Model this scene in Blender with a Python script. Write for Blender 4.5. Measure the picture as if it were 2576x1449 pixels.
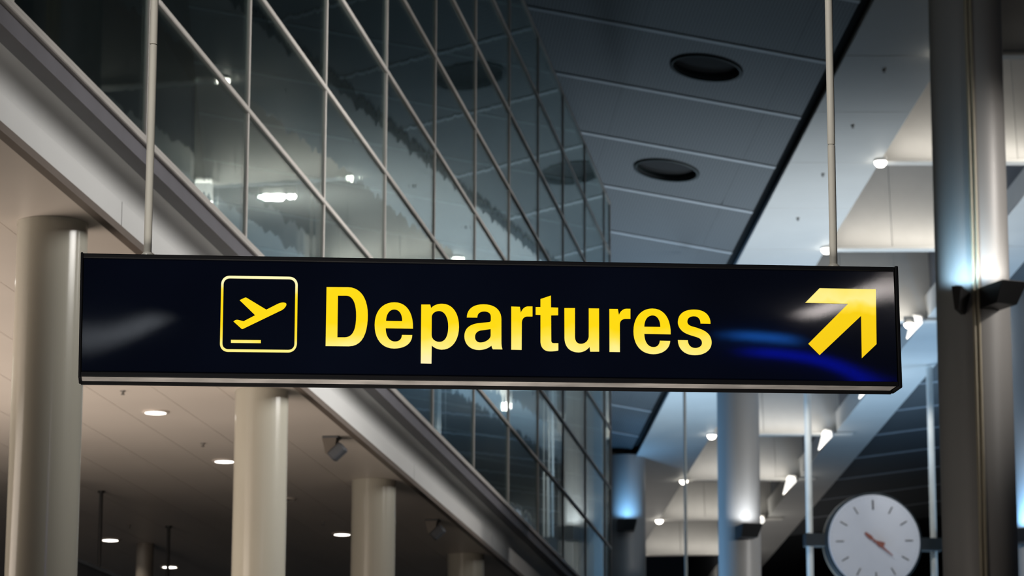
import bpy, bmesh, math, random
import numpy as np
from mathutils import Matrix, Vector

# ------------------------------------------------------------------ clear
for o in list(bpy.data.objects):
    bpy.data.objects.remove(o)
SC = bpy.context.scene
COL = SC.collection
rnd = random.Random(7)
PI = math.pi

# ------------------------------------------------------------------ camera
PW, PH, FPX = 2576, 1449, 7600.0
p_, a_, r_ = math.radians(11.70), math.radians(-7.47), math.radians(0.17)
CF = np.array([math.sin(a_)*math.cos(p_), math.cos(a_)*math.cos(p_), math.sin(p_)])
R0 = np.array([math.cos(a_), -math.sin(a_), 0.0]); U0 = np.cross(R0, CF)
CR = R0*math.cos(r_) + U0*math.sin(r_); CU = -R0*math.sin(r_) + U0*math.cos(r_)
CO = np.array([0, 0, 1.6])
cd = bpy.data.cameras.new('camera')
cam = bpy.data.objects.new('camera', cd); COL.objects.link(cam)
cam.matrix_world = Matrix(((CR[0], CU[0], -CF[0], CO[0]), (CR[1], CU[1], -CF[1], CO[1]),
                           (CR[2], CU[2], -CF[2], CO[2]), (0, 0, 0, 1)))
cd.sensor_width = 36.0; cd.lens = 36.0*FPX/PW
cd.clip_start = 0.1; cd.clip_end = 400
cd.dof.use_dof = True; cd.dof.focus_distance = 11.9; cd.dof.aperture_fstop = 7.0
SC.camera = cam

# ------------------------------------------------------------------ world and view
w = bpy.data.worlds.new('world'); SC.world = w; w.use_nodes = True
bgn = w.node_tree.nodes['Background']
bgn.inputs[0].default_value = (0.10, 0.14, 0.20, 1); bgn.inputs[1].default_value = 0.12
SC.view_settings.view_transform = 'Standard'; SC.view_settings.look = 'None'
SC.view_settings.gamma = 1.0; SC.view_settings.use_curve_mapping = False
SC.view_settings.exposure = 0.0

def light(kind, name, loc, power, color, aim=None, **kw):
    d = bpy.data.lights.new(name, kind); d.energy = power; d.color = color
    for k, v in kw.items(): setattr(d, k, v)
    o = bpy.data.objects.new(name, d); COL.objects.link(o); o.location = loc
    if aim is not None:
        v = Vector(aim) - Vector(loc)
        o.rotation_euler = v.to_track_quat('-Z', 'Y').to_euler()
    return o
WARM = (1.0, 0.80, 0.60); WHITE = (1.0, 0.93, 0.82); COOL = (0.62, 0.82, 1.0); BLUE = (0.22, 0.55, 1.0)
# the lower concourse: added area lights, brightening the ceiling in place of floor bounce
light('AREA', 'concourse_fill', (-10.8, 20, 3.9), 430, (1.0, 0.86, 0.74), (-9.6, 21.2, 6.2), shape='RECTANGLE', size=5, size_y=7)
light('AREA', 'concourse_fill', (-8.6, 25.5, 0.8), 60, (1.0, 0.86, 0.74), (-7.8, 26.2, 6), shape='RECTANGLE', size=3, size_y=3, spread=1.7)
# overhead hall lamps on the right: fascia, transoms, round columns; the ledge shades the fascia
for yl, pl in ((18.5, 125), (25.5, 215), (33.5, 90)):
    light('AREA', 'hall_light', (4.6, yl, 10.2), pl, (1.0, 0.97, 0.93), (-5.3, yl + 0.4, 7.9), shape='RECTANGLE', size=4.5, size_y=4.5, spread=1.0)
# added unseen fills near the floor, aimed at the dark slopes and the soffit
light('AREA', 'far_hall_fill', (-5.0, 70, 1.0), 680, (0.58, 0.80, 1.0), (-5.0, 64, 13), shape='RECTANGLE', size=8, size_y=8, spread=1.5)
light('AREA', 'far_hall_fill', (7.0, 68, 0.8), 420, (0.42, 0.68, 1.0), (4.5, 69, 13), shape='RECTANGLE', size=6, size_y=8, spread=1.5)
light('AREA', 'soffit_fill', (1.5, 54, 0.8), 200, (0.86, 0.94, 1.0), (-1.0, 55, 14), shape='RECTANGLE', size=4, size_y=6, spread=1.0)
light('AREA', 'end_hall_fill', (-5.0, 84, 0.8), 100, (1.0, 0.94, 0.90), (-8.0, 85, 12), shape='RECTANGLE', size=6, size_y=6, spread=1.6)
# added unseen blue wash, hidden beyond the end of the mezzanine
light('AREA', 'blue_fill', (-13.5, 62, 5.0), 300, (0.27, 0.58, 1.0), (-2.0, 64, 9), shape='RECTANGLE', size=4, size_y=3, spread=1.6)
# added unseen spot in front of the sign, brightening its rods
light('SPOT', 'rod_fill', (-4.5, 4.0, 11.5), 2300, (1.0, 0.96, 0.90), (-1.7, 11.8, 4.9), spot_size=0.62, spot_blend=0.9, shadow_soft_size=0.2)
light('AREA', 'tray_fill', (-1.8, 8.6, 0.4), 45, (1.0, 0.94, 0.86), (-1.7, 11.6, 4.2), shape='RECTANGLE', size=2.5, size_y=1.5, spread=1.3)  # added upward fill, brightens the underside of the sign
# added area light, standing in for floor bounce on the ledge
light('AREA', 'bounce_fill', (-1.5, 23, 0.6), 25, (1.0, 0.95, 0.9), (-4.0, 25, 6.4), shape='RECTANGLE', size=4, size_y=10, spread=1.6)
# added unseen spots, brightening the right half of two tall columns
light('SPOT', 'column_fill', (7.5, 36.0, 12.0), 1150, (1.0, 0.93, 0.86), (-0.4, 37.5, 9.0), spot_size=0.72, spot_blend=1.0, shadow_soft_size=0.15)
light('SPOT', 'column_fill', (4.2, 56.0, 9.6), 1200, (1.0, 0.98, 0.95), (-2.0, 64, 9.0), spot_size=1.15, spot_blend=1.0, shadow_soft_size=0.15)
light('AREA', 'mezzanine_fill', (-8.5, 24, 6.7), 90, (0.80, 1.0, 0.95), (-11.5, 24, 9.5), shape='RECTANGLE', size=2, size_y=10)  # added interior fill, brightens the wall behind the glass

# ------------------------------------------------------------------ geometry helpers
def ray(x, y): return CF + CR*((x - PW/2)/FPX) - CU*((y - PH/2)/FPX)
def hit(x, y, p0, n):
    d = ray(x, y); n = np.asarray(n, float)
    return CO + d*(float((np.asarray(p0, float) - CO) @ n)/float(d @ n))

class MB:
    def __init__(s): s.v = []; s.f = []; s.sm = []
    def add(s, vs, fs, smooth=False):
        b = len(s.v); s.v += [tuple(map(float, q)) for q in vs]
        for f in fs: s.f.append(tuple(b + i for i in f)); s.sm.append(smooth)
        return s
    def hexa(s, c):   # 8 corners: bottom 4 ccw, top 4 ccw
        return s.add(c, [(3, 2, 1, 0), (4, 5, 6, 7), (0, 1, 5, 4), (1, 2, 6, 5), (2, 3, 7, 6), (3, 0, 4, 7)])
    def box(s, lo, hi):
        x0, y0, z0 = lo; x1, y1, z1 = hi
        return s.hexa([(x0, y0, z0), (x1, y0, z0), (x1, y1, z0), (x0, y1, z0), (x0, y0, z1), (x1, y0, z1), (x1, y1, z1), (x0, y1, z1)])
    def cbox(s, lo, hi, b=0.004):  # chamfered on all edges
        x0, y0, z0 = lo; x1, y1, z1 = hi
        bm = bmesh.new()
        q = [bm.verts.new(c) for c in [(x0, y0, z0), (x1, y0, z0), (x1, y1, z0), (x0, y1, z0), (x0, y0, z1), (x1, y0, z1), (x1, y1, z1), (x0, y1, z1)]]
        for f in [(3, 2, 1, 0), (4, 5, 6, 7), (0, 1, 5, 4), (1, 2, 6, 5), (2, 3, 7, 6), (3, 0, 4, 7)]: bm.faces.new([q[i] for i in f])
        bmesh.ops.bevel(bm, geom=bm.edges[:], offset=b, segments=1, affect='EDGES')
        bm.verts.index_update()
        s.add([v.co[:] for v in bm.verts], [[v.index for v in f.verts] for f in bm.faces]); bm.free()
        return s
    def lathe(s, prof, n=40, M=None, cap0=True, cap1=True):   # prof: (radius, z)
        vs = []
        for r, z in prof:
            for i in range(n):
                t = 2*PI*i/n; vs.append((r*math.cos(t), r*math.sin(t), z))
        if M is not None: vs = [tuple(M @ Vector(q)) for q in vs]
        fs = []
        for k in range(len(prof) - 1):
            for i in range(n):
                j = (i + 1) % n; fs.append((k*n + i, k*n + j, (k + 1)*n + j, (k + 1)*n + i))
        s.add(vs, fs, True)
        if cap0: s.add(vs[:n], [tuple(reversed(range(n)))])
        if cap1: s.add(vs[-n:], [tuple(range(n))])
        return s
    def rod(s, a, b, r, n=20):
        a = Vector(a); b = Vector(b); d = b - a
        M = Matrix.Translation(a) @ d.to_track_quat('Z', 'Y').to_matrix().to_4x4()
        return s.lathe([(r, 0), (r, d.length)], n, M)
    def mesh(s, name, m):
        me = bpy.data.meshes.new(name); me.from_pydata(s.v, [], s.f)
        for p, q in zip(me.polygons, s.sm): p.use_smooth = q
        me.materials.append(m); me.update(); return me
    def obj(s, name, m, parent=None):
        return link(name, s.mesh(name, m), parent)

def link(name, data, parent=None, mat=None):
    o = bpy.data.objects.new(name, data); COL.objects.link(o)
    if parent is not None: o.parent = parent
    if mat is not None: o.matrix_local = mat
    return o
def tag(o, label=None, cat=None, group=None, kind=None):
    if label: o['label'] = label
    if cat: o['category'] = cat
    if group: o['group'] = group
    if kind: o['kind'] = kind
    return o
def thing(name, label, cat, mat=None, loc=None, group=None):
    o = bpy.data.objects.new(name, None); COL.objects.link(o); o.empty_display_size = 0.1
    if mat is not None: o.matrix_world = mat
    if loc is not None: o.location = loc
    return tag(o, label, cat, group)
def struct(name, label, mat=None):
    o = bpy.data.objects.new(name, None); COL.objects.link(o); o.empty_display_size = 0.1
    if mat is not None: o.matrix_world = mat
    return tag(o, label, None, None, 'structure')
def copy_tree(root, mat, label=None):
    r = root.copy(); COL.objects.link(r); r.matrix_world = mat
    if label: r['label'] = label
    for ch in [c for c in COL.objects if c.parent == root]:
        c = ch.copy(); COL.objects.link(c); c.parent = r
        for g in [q for q in COL.objects if q.parent == ch]:
            d = g.copy(); COL.objects.link(d); d.parent = c
    return r
def frame(o, x, y, z):   # matrix with these axes
    x, y, z = [np.asarray(q, float)/np.linalg.norm(q) for q in (x, y, z)]
    return Matrix(((x[0], y[0], z[0], o[0]), (x[1], y[1], z[1], o[1]), (x[2], y[2], z[2], o[2]), (0, 0, 0, 1)))

# ------------------------------------------------------------------ materials
def mat(name, col, rough=0.5, metal=0.0, var=0.06, scale=3.0, bump=0.0, bscale=60.0, spec=0.5, coat=0.0):
    m = bpy.data.materials.new(name); m.use_nodes = True
    nt = m.node_tree; N = nt.nodes; L = nt.links; b = N['Principled BSDF']
    tc = N.new('ShaderNodeTexCoord'); nz = N.new('ShaderNodeTexNoise')
    nz.inputs['Scale'].default_value = scale; nz.inputs['Detail'].default_value = 4
    L.new(tc.outputs['Object'], nz.inputs['Vector'])
    rp = N.new('ShaderNodeValToRGB')
    rp.color_ramp.elements[0].color = (*[c*(1 - var) for c in col], 1); rp.color_ramp.elements[0].position = 0.3
    rp.color_ramp.elements[1].color = (*[min(1, c*(1 + var)) for c in col], 1); rp.color_ramp.elements[1].position = 0.7
    L.new(nz.outputs['Fac'], rp.inputs['Fac']); L.new(rp.outputs['Color'], b.inputs['Base Color'])
    b.inputs['Roughness'].default_value = rough; b.inputs['Metallic'].default_value = metal
    b.inputs['Specular IOR Level'].default_value = spec; b.inputs['Coat Weight'].default_value = coat
    if bump:
        n2 = N.new('ShaderNodeTexNoise'); n2.inputs['Scale'].default_value = bscale
        L.new(tc.outputs['Object'], n2.inputs['Vector'])
        bp = N.new('ShaderNodeBump'); bp.inputs['Strength'].default_value = bump
        L.new(n2.outputs['Fac'], bp.inputs['Height']); L.new(bp.outputs['Normal'], b.inputs['Normal'])
    return m
def emit(name, col, strength):
    m = bpy.data.materials.new(name); m.use_nodes = True
    b = m.node_tree.nodes['Principled BSDF']
    b.inputs['Base Color'].default_value = (*[c*0.6 for c in col], 1)
    b.inputs['Emission Color'].default_value = (*col, 1); b.inputs['Emission Strength'].default_value = strength
    return m
def perforated(name, ca, cb, period):
    m = bpy.data.materials.new(name); m.use_nodes = True
    nt = m.node_tree; N = nt.nodes; L = nt.links; b = N['Principled BSDF']
    tc = N.new('ShaderNodeTexCoord'); wv = N.new('ShaderNodeTexWave'); wv.bands_direction = 'X'
    wv.inputs['Scale'].default_value = 2*PI/(20*period)*1.0; wv.inputs['Distortion'].default_value = 0.0
    L.new(tc.outputs['Object'], wv.inputs['Vector'])
    rp = N.new('ShaderNodeValToRGB'); rp.color_ramp.elements[0].color = (*ca, 1); rp.color_ramp.elements[1].color = (*cb, 1)
    rp.color_ramp.elements[0].position = 0.25; rp.color_ramp.elements[1].position = 0.75
    L.new(wv.outputs['Fac'], rp.inputs['Fac']); L.new(rp.outputs['Color'], b.inputs['Base Color'])
    bp = N.new('ShaderNodeBump'); bp.inputs['Strength'].default_value = 0.15
    L.new(wv.outputs['Fac'], bp.inputs['Height']); L.new(bp.outputs['Normal'], b.inputs['Normal'])
    b.inputs['Roughness'].default_value = 0.6
    return m
def glass_mat(name, tint):
    m = bpy.data.materials.new(name); m.use_nodes = True
    nt = m.node_tree; N = nt.nodes; L = nt.links; out = N['Material Output']; N.remove(N['Principled BSDF'])
    tr = N.new('ShaderNodeBsdfTransparent'); tr.inputs[0].default_value = (*tint, 1)
    gl = N.new('ShaderNodeBsdfGlossy'); gl.inputs['Roughness'].default_value = 0.012; gl.inputs['Color'].default_value = (0.86, 0.93, 0.92, 1)
    fr = N.new('ShaderNodeFresnel'); ge = N.new('ShaderNodeNewGeometry'); mr = N.new('ShaderNodeMapRange')
    mr.inputs['To Min'].default_value = 1.5; mr.inputs['To Max'].default_value = 1/1.5      # no refraction in this thin pane: same Fresnel on both faces
    L.new(ge.outputs['Backfacing'], mr.inputs['Value']); L.new(mr.outputs[0], fr.inputs['IOR'])
    tc = N.new('ShaderNodeTexCoord'); mp = N.new('ShaderNodeMapping'); mp.inputs['Scale'].default_value = (1, 1.6, 0.12)
    nz = N.new('ShaderNodeTexNoise'); nz.inputs['Scale'].default_value = 1.2; nz.inputs['Detail'].default_value = 1.5
    bp = N.new('ShaderNodeBump'); bp.inputs['Strength'].default_value = 0.03; bp.inputs['Distance'].default_value = 0.05
    L.new(tc.outputs['Object'], mp.inputs[0]); L.new(mp.outputs[0], nz.inputs['Vector']); L.new(nz.outputs['Fac'], bp.inputs['Height'])
    L.new(bp.outputs['Normal'], gl.inputs['Normal'])
    g2 = N.new('ShaderNodeBsdfGlossy'); g2.inputs['Roughness'].default_value = 0.17; g2.inputs['Color'].default_value = (0.86, 0.93, 0.90, 1)
    gm = N.new('ShaderNodeMixShader'); gm.inputs[0].default_value = 0.22      # faint film on the panes
    L.new(gl.outputs[0], gm.inputs[1]); L.new(g2.outputs[0], gm.inputs[2])
    mx = N.new('ShaderNodeMixShader')
    L.new(fr.outputs[0], mx.inputs[0]); L.new(tr.outputs[0], mx.inputs[1]); L.new(gm.outputs[0], mx.inputs[2]); L.new(mx.outputs[0], out.inputs[0])
    return m
def backlit(name, stops, noise=0.12, strength=1.0):   # stops: (z in sign space, colour)
    m = bpy.data.materials.new(name); m.use_nodes = True
    nt = m.node_tree; N = nt.nodes; L = nt.links; b = N['Principled BSDF']
    tc = N.new('ShaderNodeTexCoord'); sp = N.new('ShaderNodeSeparateXYZ'); L.new(tc.outputs['Object'], sp.inputs[0])
    nz = N.new('ShaderNodeTexNoise'); nz.inputs['Scale'].default_value = 9; L.new(tc.outputs['Object'], nz.inputs['Vector'])
    ad = N.new('ShaderNodeMath'); ad.operation = 'MULTIPLY_ADD'; ad.inputs[1].default_value = noise; L.new(nz.outputs['Fac'], ad.inputs[0]); L.new(sp.outputs['Z'], ad.inputs[2])
    mr = N.new('ShaderNodeMapRange'); mr.inputs['From Min'].default_value = noise*0.5; mr.inputs['From Max'].default_value = 0.5 + noise*0.5
    L.new(ad.outputs[0], mr.inputs['Value'])
    rp = N.new('ShaderNodeValToRGB'); els = rp.color_ramp.elements
    while len(els) > 1: els.remove(els[0])
    els[0].position = stops[0][0]/0.5; els[0].color = (*stops[0][1], 1)
    for z, c in stops[1:]:
        e = els.new(z/0.5); e.color = (*c, 1)
    L.new(mr.outputs[0], rp.inputs['Fac']); L.new(rp.outputs['Color'], b.inputs['Emission Color'])
    b.inputs['Emission Strength'].default_value = strength; b.inputs['Base Color'].default_value = (0.06, 0.04, 0.002, 1); b.inputs['Roughness'].default_value = 0.4
    return m

M = {}
M['soffit'] = mat('white_soffit_paint', (0.62, 0.62, 0.60), 0.55, var=0.04, scale=0.8)
M['baffle'] = mat('white_baffle_paint', (0.74, 0.72, 0.68), 0.6, var=0.03)
M['perf'] = perforated('dark_perforated_metal', (0.068, 0.075, 0.08), (0.125, 0.136, 0.144), 0.056)
M['seam'] = mat('light_seam_strip', (0.42, 0.45, 0.48), 0.5)
M['plenum'] = mat('dark_plenum', (0.012, 0.014, 0.016), 0.9)
M['hole'] = mat('dark_recess', (0.02, 0.03, 0.03), 0.6)
M['beige'] = mat('beige_ceiling_panel', (0.66, 0.60, 0.54), 0.42, var=0.04, scale=0.7)
M['fascia'] = mat('white_fascia_paint', (0.66, 0.66, 0.65), 0.5, var=0.04, scale=0.6)
M['edge'] = mat('brown_edge_trim', (0.16, 0.13, 0.11), 0.5)
M['ledge'] = mat('dark_grey_ledge', (0.13, 0.125, 0.14), 0.5)
M['mull'] = mat('grey_mullion_metal', (0.50, 0.47, 0.44), 0.42, 0.2)
M['glass'] = glass_mat('facade_glass', (0.72, 0.80, 0.80))
M['cream'] = mat('cream_column_paint', (0.44, 0.42, 0.355), 0.16, var=0.03, scale=0.5)
M['colgrey'] = mat('grey_column_paint', (0.42, 0.41, 0.40), 0.4, var=0.04, scale=0.5)
M['rod'] = mat('cream_rod_paint', (0.56, 0.54, 0.48), 0.35)
M['whiterod'] = mat('white_rod_paint', (0.80, 0.80, 0.76), 0.4)
M['gold'] = mat('cream_conduit', (0.50, 0.44, 0.32), 0.4)
M['black'] = mat('black_metal', (0.012, 0.012, 0.013), 0.45)
M['darkgrey'] = mat('dark_grey_metal', (0.07, 0.075, 0.08), 0.5)
M['sprk'] = mat('dull_sprinkler_metal', (0.16, 0.15, 0.14), 0.5)
M['slim'] = mat('shaded_column_paint', (0.20, 0.175, 0.15), 0.5)  # shade of the dark zone put into a pale column's colour
M['speaker'] = mat('beige_speaker_plastic', (0.13, 0.11, 0.09), 0.5)
M['grille'] = mat('dark_speaker_grille', (0.07, 0.075, 0.085), 0.6)
M['innerwall'] = mat('dark_teal_wall', (0.10, 0.125, 0.13), 0.7, scale=0.5)
M['floor'] = mat('grey_terrazzo', (0.16, 0.155, 0.15), 0.4, var=0.1, scale=8)
M['wall'] = mat('grey_wall', (0.14, 0.15, 0.17), 0.7, var=0.05, scale=0.5)
M['clockface'] = mat('white_clock_face', (0.62, 0.62, 0.66), 0.5, var=0.02)
M['clockcase'] = mat('dark_clock_case', (0.022, 0.028, 0.032), 0.6, spec=0.25)
M['clockrim'] = mat('brown_clock_rim', (0.30, 0.26, 0.22), 0.4)
M['hand'] = mat('dark_red_hand', (0.26, 0.055, 0.03), 0.5)
M['tick'] = mat('dark_tick', (0.04, 0.04, 0.04), 0.6)
M['signface'] = mat('black_gloss_acrylic', (0.0022, 0.0034, 0.0085), 0.03, var=0.2, scale=1.5, bump=0.012, bscale=900)
M['signframe'] = mat('black_sign_frame', (0.002, 0.002, 0.003), 0.5, spec=0.25)
M['signunder'] = mat('brushed_grey_tray', (0.66, 0.61, 0.57), 0.35, 0.0, var=0.35, scale=5)
M['lamp'] = emit('downlight_lens', (1.0, 0.97, 0.90), 8.0)
M['lampoff'] = mat('unlit_lens', (0.12, 0.10, 0.09), 0.4)
M['spot'] = emit('spotlight_lens', (1.0, 0.94, 0.82), 10.0)
M['flood'] = emit('floodlight_lens', (1.0, 0.97, 0.90), 110.0)
M['scallop_cone'] = emit('glowing_scallop', (1.0, 0.97, 0.90), 1.5)  # emission imitates light scallops on the side of the right beam
M['bundle'] = mat('pale_bundle', (0.75, 0.70, 0.62), 0.8)
YEL = (1.0, 0.68, 0.0); MID = (1.0, 0.74, 0.05); PAL = (1.0, 0.86, 0.27)
M['letter'] = backlit('backlit_yellow_letter', [(0.07, (0.95, 0.84, 0.50)), (0.12, PAL), (0.19, MID), (0.235, YEL), (0.36, YEL), (0.39, MID), (0.42, (1, 0.90, 0.45))])
M['picto'] = backlit('backlit_yellow_pictogram', [(0.07, PAL), (0.14, (1, 0.84, 0.22)), (0.17, MID), (0.22, YEL), (0.33, YEL), (0.36, MID), (0.395, (1, 0.92, 0.5))])
M['arrow'] = backlit('backlit_yellow_arrow', [(0.07, MID), (0.12, (0.90, 0.58, 0.004)), (0.30, (0.92, 0.62, 0.004)), (0.33, MID), (0.36, PAL), (0.41, (1, 0.80, 0.16))])

# ------------------------------------------------------------------ shell
tag(MB().box((-17, -10.6, -0.3), (20, 112, 0)).obj('floor', M['floor']), 'grey hall floor', kind='structure')
tag(MB().box((-17.3, 52, 0), (-17, 112, 22)).obj('wall_left', M['wall']), 'grey hall wall beyond the columns', kind='structure')
tag(MB().box((20, -10.6, 0), (20.3, 112, 22)).obj('wall_right', M['wall']), 'grey hall wall on the right', kind='structure')
tag(MB().box((-17, 112, 0), (20, 112.3, 22)).obj('wall_back', M['wall']), 'dark far end wall of hall', kind='structure')
tag(MB().box((-17, -10.6, 0), (20, -10.3, 24)).obj('wall_front', M['wall']), 'grey wall behind the viewpoint', kind='structure')

# ------------------------------------------------------------------ glass facade (plane x = -5)
FX = -5.0
MY = [22.24 + 3.1*k for k in range(-4, 10)] + [51.15]
TZ = [6.67 + 1.03*k for k in range(7)] + [13.75]
win = struct('window_1', 'long glass curtain wall of grey framed panes above mezzanine fascia')
pm = {}
for j in range(len(TZ) - 1):
    h = TZ[j + 1] - TZ[j]
    for i in range(len(MY) - 1):
        wd = MY[i + 1] - MY[i]; key = (round(h, 3), round(wd, 3))
        if key not in pm:
            pm[key] = MB().box((-0.006, -wd/2, -h/2), (0.006, wd/2, h/2)).mesh('pane', M['glass'])
        T = Matrix.Translation((FX, (MY[i] + MY[i + 1])/2, (TZ[j] + TZ[j + 1])/2))
        T = T @ Matrix.Rotation(math.radians(rnd.uniform(-.05, .05)), 4, 'Z') @ Matrix.Rotation(math.radians(rnd.uniform(-.12, .12)), 4, 'Y')
        link('pane', pm[key], win, T)
for y in MY:
    e = 0.035 if y < 51 else 0.06
    MB().box((FX - 0.014, y - e*0.7, TZ[0]), (FX + 0.020, y + e*0.7, TZ[-1])).obj('mullion', M['mull'], win)
for j, z in enumerate(TZ):
    if j == 0:
        MB().cbox((FX - 0.05, MY[0], z - 0.055), (FX + 0.045, MY[-1], z - 0.018), 0.006).obj('sill_rail', M['mull'], win)
        MB().cbox((FX - 0.05, MY[0], z - 0.004), (FX + 0.022, MY[-1], z + 0.026), 0.005).obj('glazing_bead', M['mull'], win)
    else:
        MB().cbox((FX - 0.014, MY[0], z - 0.022), (FX + 0.030, MY[-1], z + 0.022), 0.006).obj('transom', M['mull'], win)
# ledge under the glass and fascia below it
FE = MY[-1]
tag(MB().box((-5.34, MY[0], 6.50), (-4.985, FE, 6.61)).obj('trim_1', M['ledge']), 'dark grey ledge running under the glass', kind='structure')
fas = struct('trim_2', 'white painted fascia band under the dark ledge')
y = float(hit(308, 480, (-5.25, 0, 0), (1, 0, 0))[1]) - 12.4
while y < FE:
    y1 = min(y + 6.2, FE)
    MB().box((-5.30, y + 0.008, 6.17), (-5.25, y1 - 0.008, 6.50)).obj('fascia_panel', M['fascia'], fas)
    y += 6.2
cv = MB(); vs = []  # added curve, shaped so shade deepens softly under the ledge
for i in range(9):
    u = i/8*PI/2; xx = -5.25 + 0.15*(1 - math.cos(u)); zz = 6.35 + 0.15*math.sin(u)
    vs += [(xx, MY[0], zz), (xx, FE, zz)]
cv.add(vs, [(2*i, 2*i + 1, 2*i + 3, 2*i + 2) for i in range(8)], True)
cv.add([(-5.25, MY[0], 6.5), (-5.25, FE, 6.5), (-5.10, FE, 6.5), (-5.10, MY[0], 6.5)], [(0, 1, 2, 3)])
cv.obj('shade_curve', M['fascia'], fas)
MB().box((-5.32, MY[0], 6.165), (-5.30, FE, 6.50)).obj('backing_strip', M['edge'], fas)
MB().box((-5.30, MY[0], 6.115), (-5.235, FE, 6.17)).obj('edge_strip', M['edge'], fas)
# lower concourse ceiling
LZ = 6.15
low = MB().box((-17, 8, LZ + 0.03), (-5.32, FE, 6.50)).obj('ceiling', M['beige'])
tag(low, 'low beige ceiling of long panels under the mezzanine', kind='structure')
edges = [-5.33, -6.0] + [-6.0 - 0.575*k for k in range(1, 19)] + [-17.0]
for i in range(len(edges) - 1):
    g = 0.0025
    MB().box((edges[i + 1] + g, 8, LZ), (edges[i] - g, FE, LZ + 0.03 - 0.001)).obj('panel', M['beige'], low)
# rooms behind the glass
tag(MB().box((-12.8, 9, 6.5), (-12.5, FE, 17.5)).obj('wall_mezzanine', M['innerwall']), 'dark wall inside upper level behind glass', kind='structure')
tag(MB().box((-12.5, 9, 6.5), (-5.2, FE, 6.56)).obj('floor', M['innerwall']), 'dark floor of the upper level behind glass', kind='structure')

# ------------------------------------------------------------------ big roof: two dark perforated slopes, white soffits, baffles
D2 = ray(745, 2790); D2 = D2/np.hypot(D2[0], D2[1])
E1 = np.array([1, .15, -.145]); N1 = np.cross(D2, E1); N1 = N1/np.linalg.norm(N1)
if N1[2] < 0: N1 = -N1
P0 = np.array([-4, 50, 15.05])
def on_ceil(x, y): return hit(x, y, P0, N1)
A0 = on_ceil(1845, 660)
E2 = np.array([1, .10, .027]); N2 = np.cross(D2, E2); N2 = N2/np.linalg.norm(N2)
if N2[2] < 0: N2 = -N2
A1 = A0 - np.array([0, 0, .15])
def on_soffit(x, y): return hit(x, y, A1, N2)

def line_in(P, Q0, d_a, d_b):   # P = Q0 + s*d_a + t*d_b, least squares
    s = np.linalg.lstsq(np.array([d_a, d_b]).T, P - Q0, rcond=None)[0]; return s
# left slope
PANW, STRIP = 2.45, 2.645
lz = N1
Mc = frame(A0, np.cross(D2, N1), D2, N1)      # local x to the right, y along the hall, z up
inv = np.array(Mc.inverted())
def loc_c(P): q = inv @ np.array([*P, 1]); return q[:3]
roofL = MB()
roofL.box((-11.5, -75, 0.10), (0.10, 46, 0.25))
cl = roofL.obj('ceiling', M['plenum']); cl.matrix_world = Mc
tag(cl, 'dark perforated metal ceiling slope left of the white soffit', kind='structure')
seam_y = [loc_c(on_ceil(*q))[1] for q in ((2105, 160), (2030, 297), (1970, 425), (1905, 538), (1853, 635))]
sl, ic = np.polyfit(range(5), seam_y, 1); STRIP = sl
sh1 = loc_c(on_ceil(1380, 178)); sh2 = loc_c(on_ceil(2030, 297)); SK = (sh1[1] - sh2[1])/(sh1[0] - sh2[0])   # skew of the cross seams
holes = [loc_c(on_ceil(1777, 170)), loc_c(on_ceil(1677, 427))]
HX = (holes[0][0] + holes[1][0])/2
xs = [-0.12, HX + PANW/2, HX - PANW/2, HX - 1.5*PANW, HX - 2.5*PANW, HX - 3.5*PANW]
xs[1] = min(xs[1], -0.5)
pmesh = {}
def panel_mesh(x0, x1, hole=None):
    g = 0.0015; mb = MB()
    def q(x, v, z): return (x, v + SK*x, z)
    y0, y1 = 0.06, STRIP - 0.06
    if hole is None:
        return mb.hexa([q(x0 + g, y0, 0), q(x1 - g, y0, 0), q(x1 - g, y1, 0), q(x0 + g, y1, 0), q(x0 + g, y0, .03), q(x1 - g, y0, .03), q(x1 - g, y1, .03), q(x0 + g, y1, .03)]).mesh('panel', M['perf'])
    n = 48; hx, hy, hr = hole; ring = []; out = []
    for i in range(n):
        t = 2*PI*i/n; c, s_ = math.cos(t), math.sin(t)
        ring.append((hx + hr*c, hy + hr*s_))
        k = 1e9
        yy0 = lambda xx: y0 + SK*xx
        for lim, den in (((x1 - g) - hx, c), ((x0 + g) - hx, c)):
            if abs(den) > 1e-6 and lim/den > 0: k = min(k, lim/den)
        for base in (y0, y1):
            den = s_ - SK*c; num = base + SK*hx - hy
            if abs(den) > 1e-6 and num/den > 0: k = min(k, num/den)
        out.append((hx + k*c, hy + k*s_))
    vs = [(a, b, 0) for a, b in ring] + [(a, b, 0) for a, b in out] + [(a, b, .03) for a, b in ring]
    fs = []
    for i in range(n):
        j = (i + 1) % n
        fs += [(i, n + i, n + j, j), (i, j, 2*n + j, 2*n + i)]
    mb.add(vs, fs)
    corners = [q(x0 + g, y0, 0), q(x1 - g, y0, 0), q(x1 - g, y1, 0), q(x0 + g, y1, 0)]
    for cpt in corners:     # the corners between the rays
        dd = sorted(range(n), key=lambda i: (out[i][0] - cpt[0])**2 + (out[i][1] - cpt[1])**2)[:2]
        mb.add([cpt, (*out[dd[0]], 0), (*out[dd[1]], 0)], [(0, 1, 2)])
    return mb.mesh('panel', M['perf'])
hole_cells = {}
for h in holes:
    v = h[1] - SK*h[0] - ic; hole_cells[int(math.floor(v/STRIP))] = h
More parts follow.
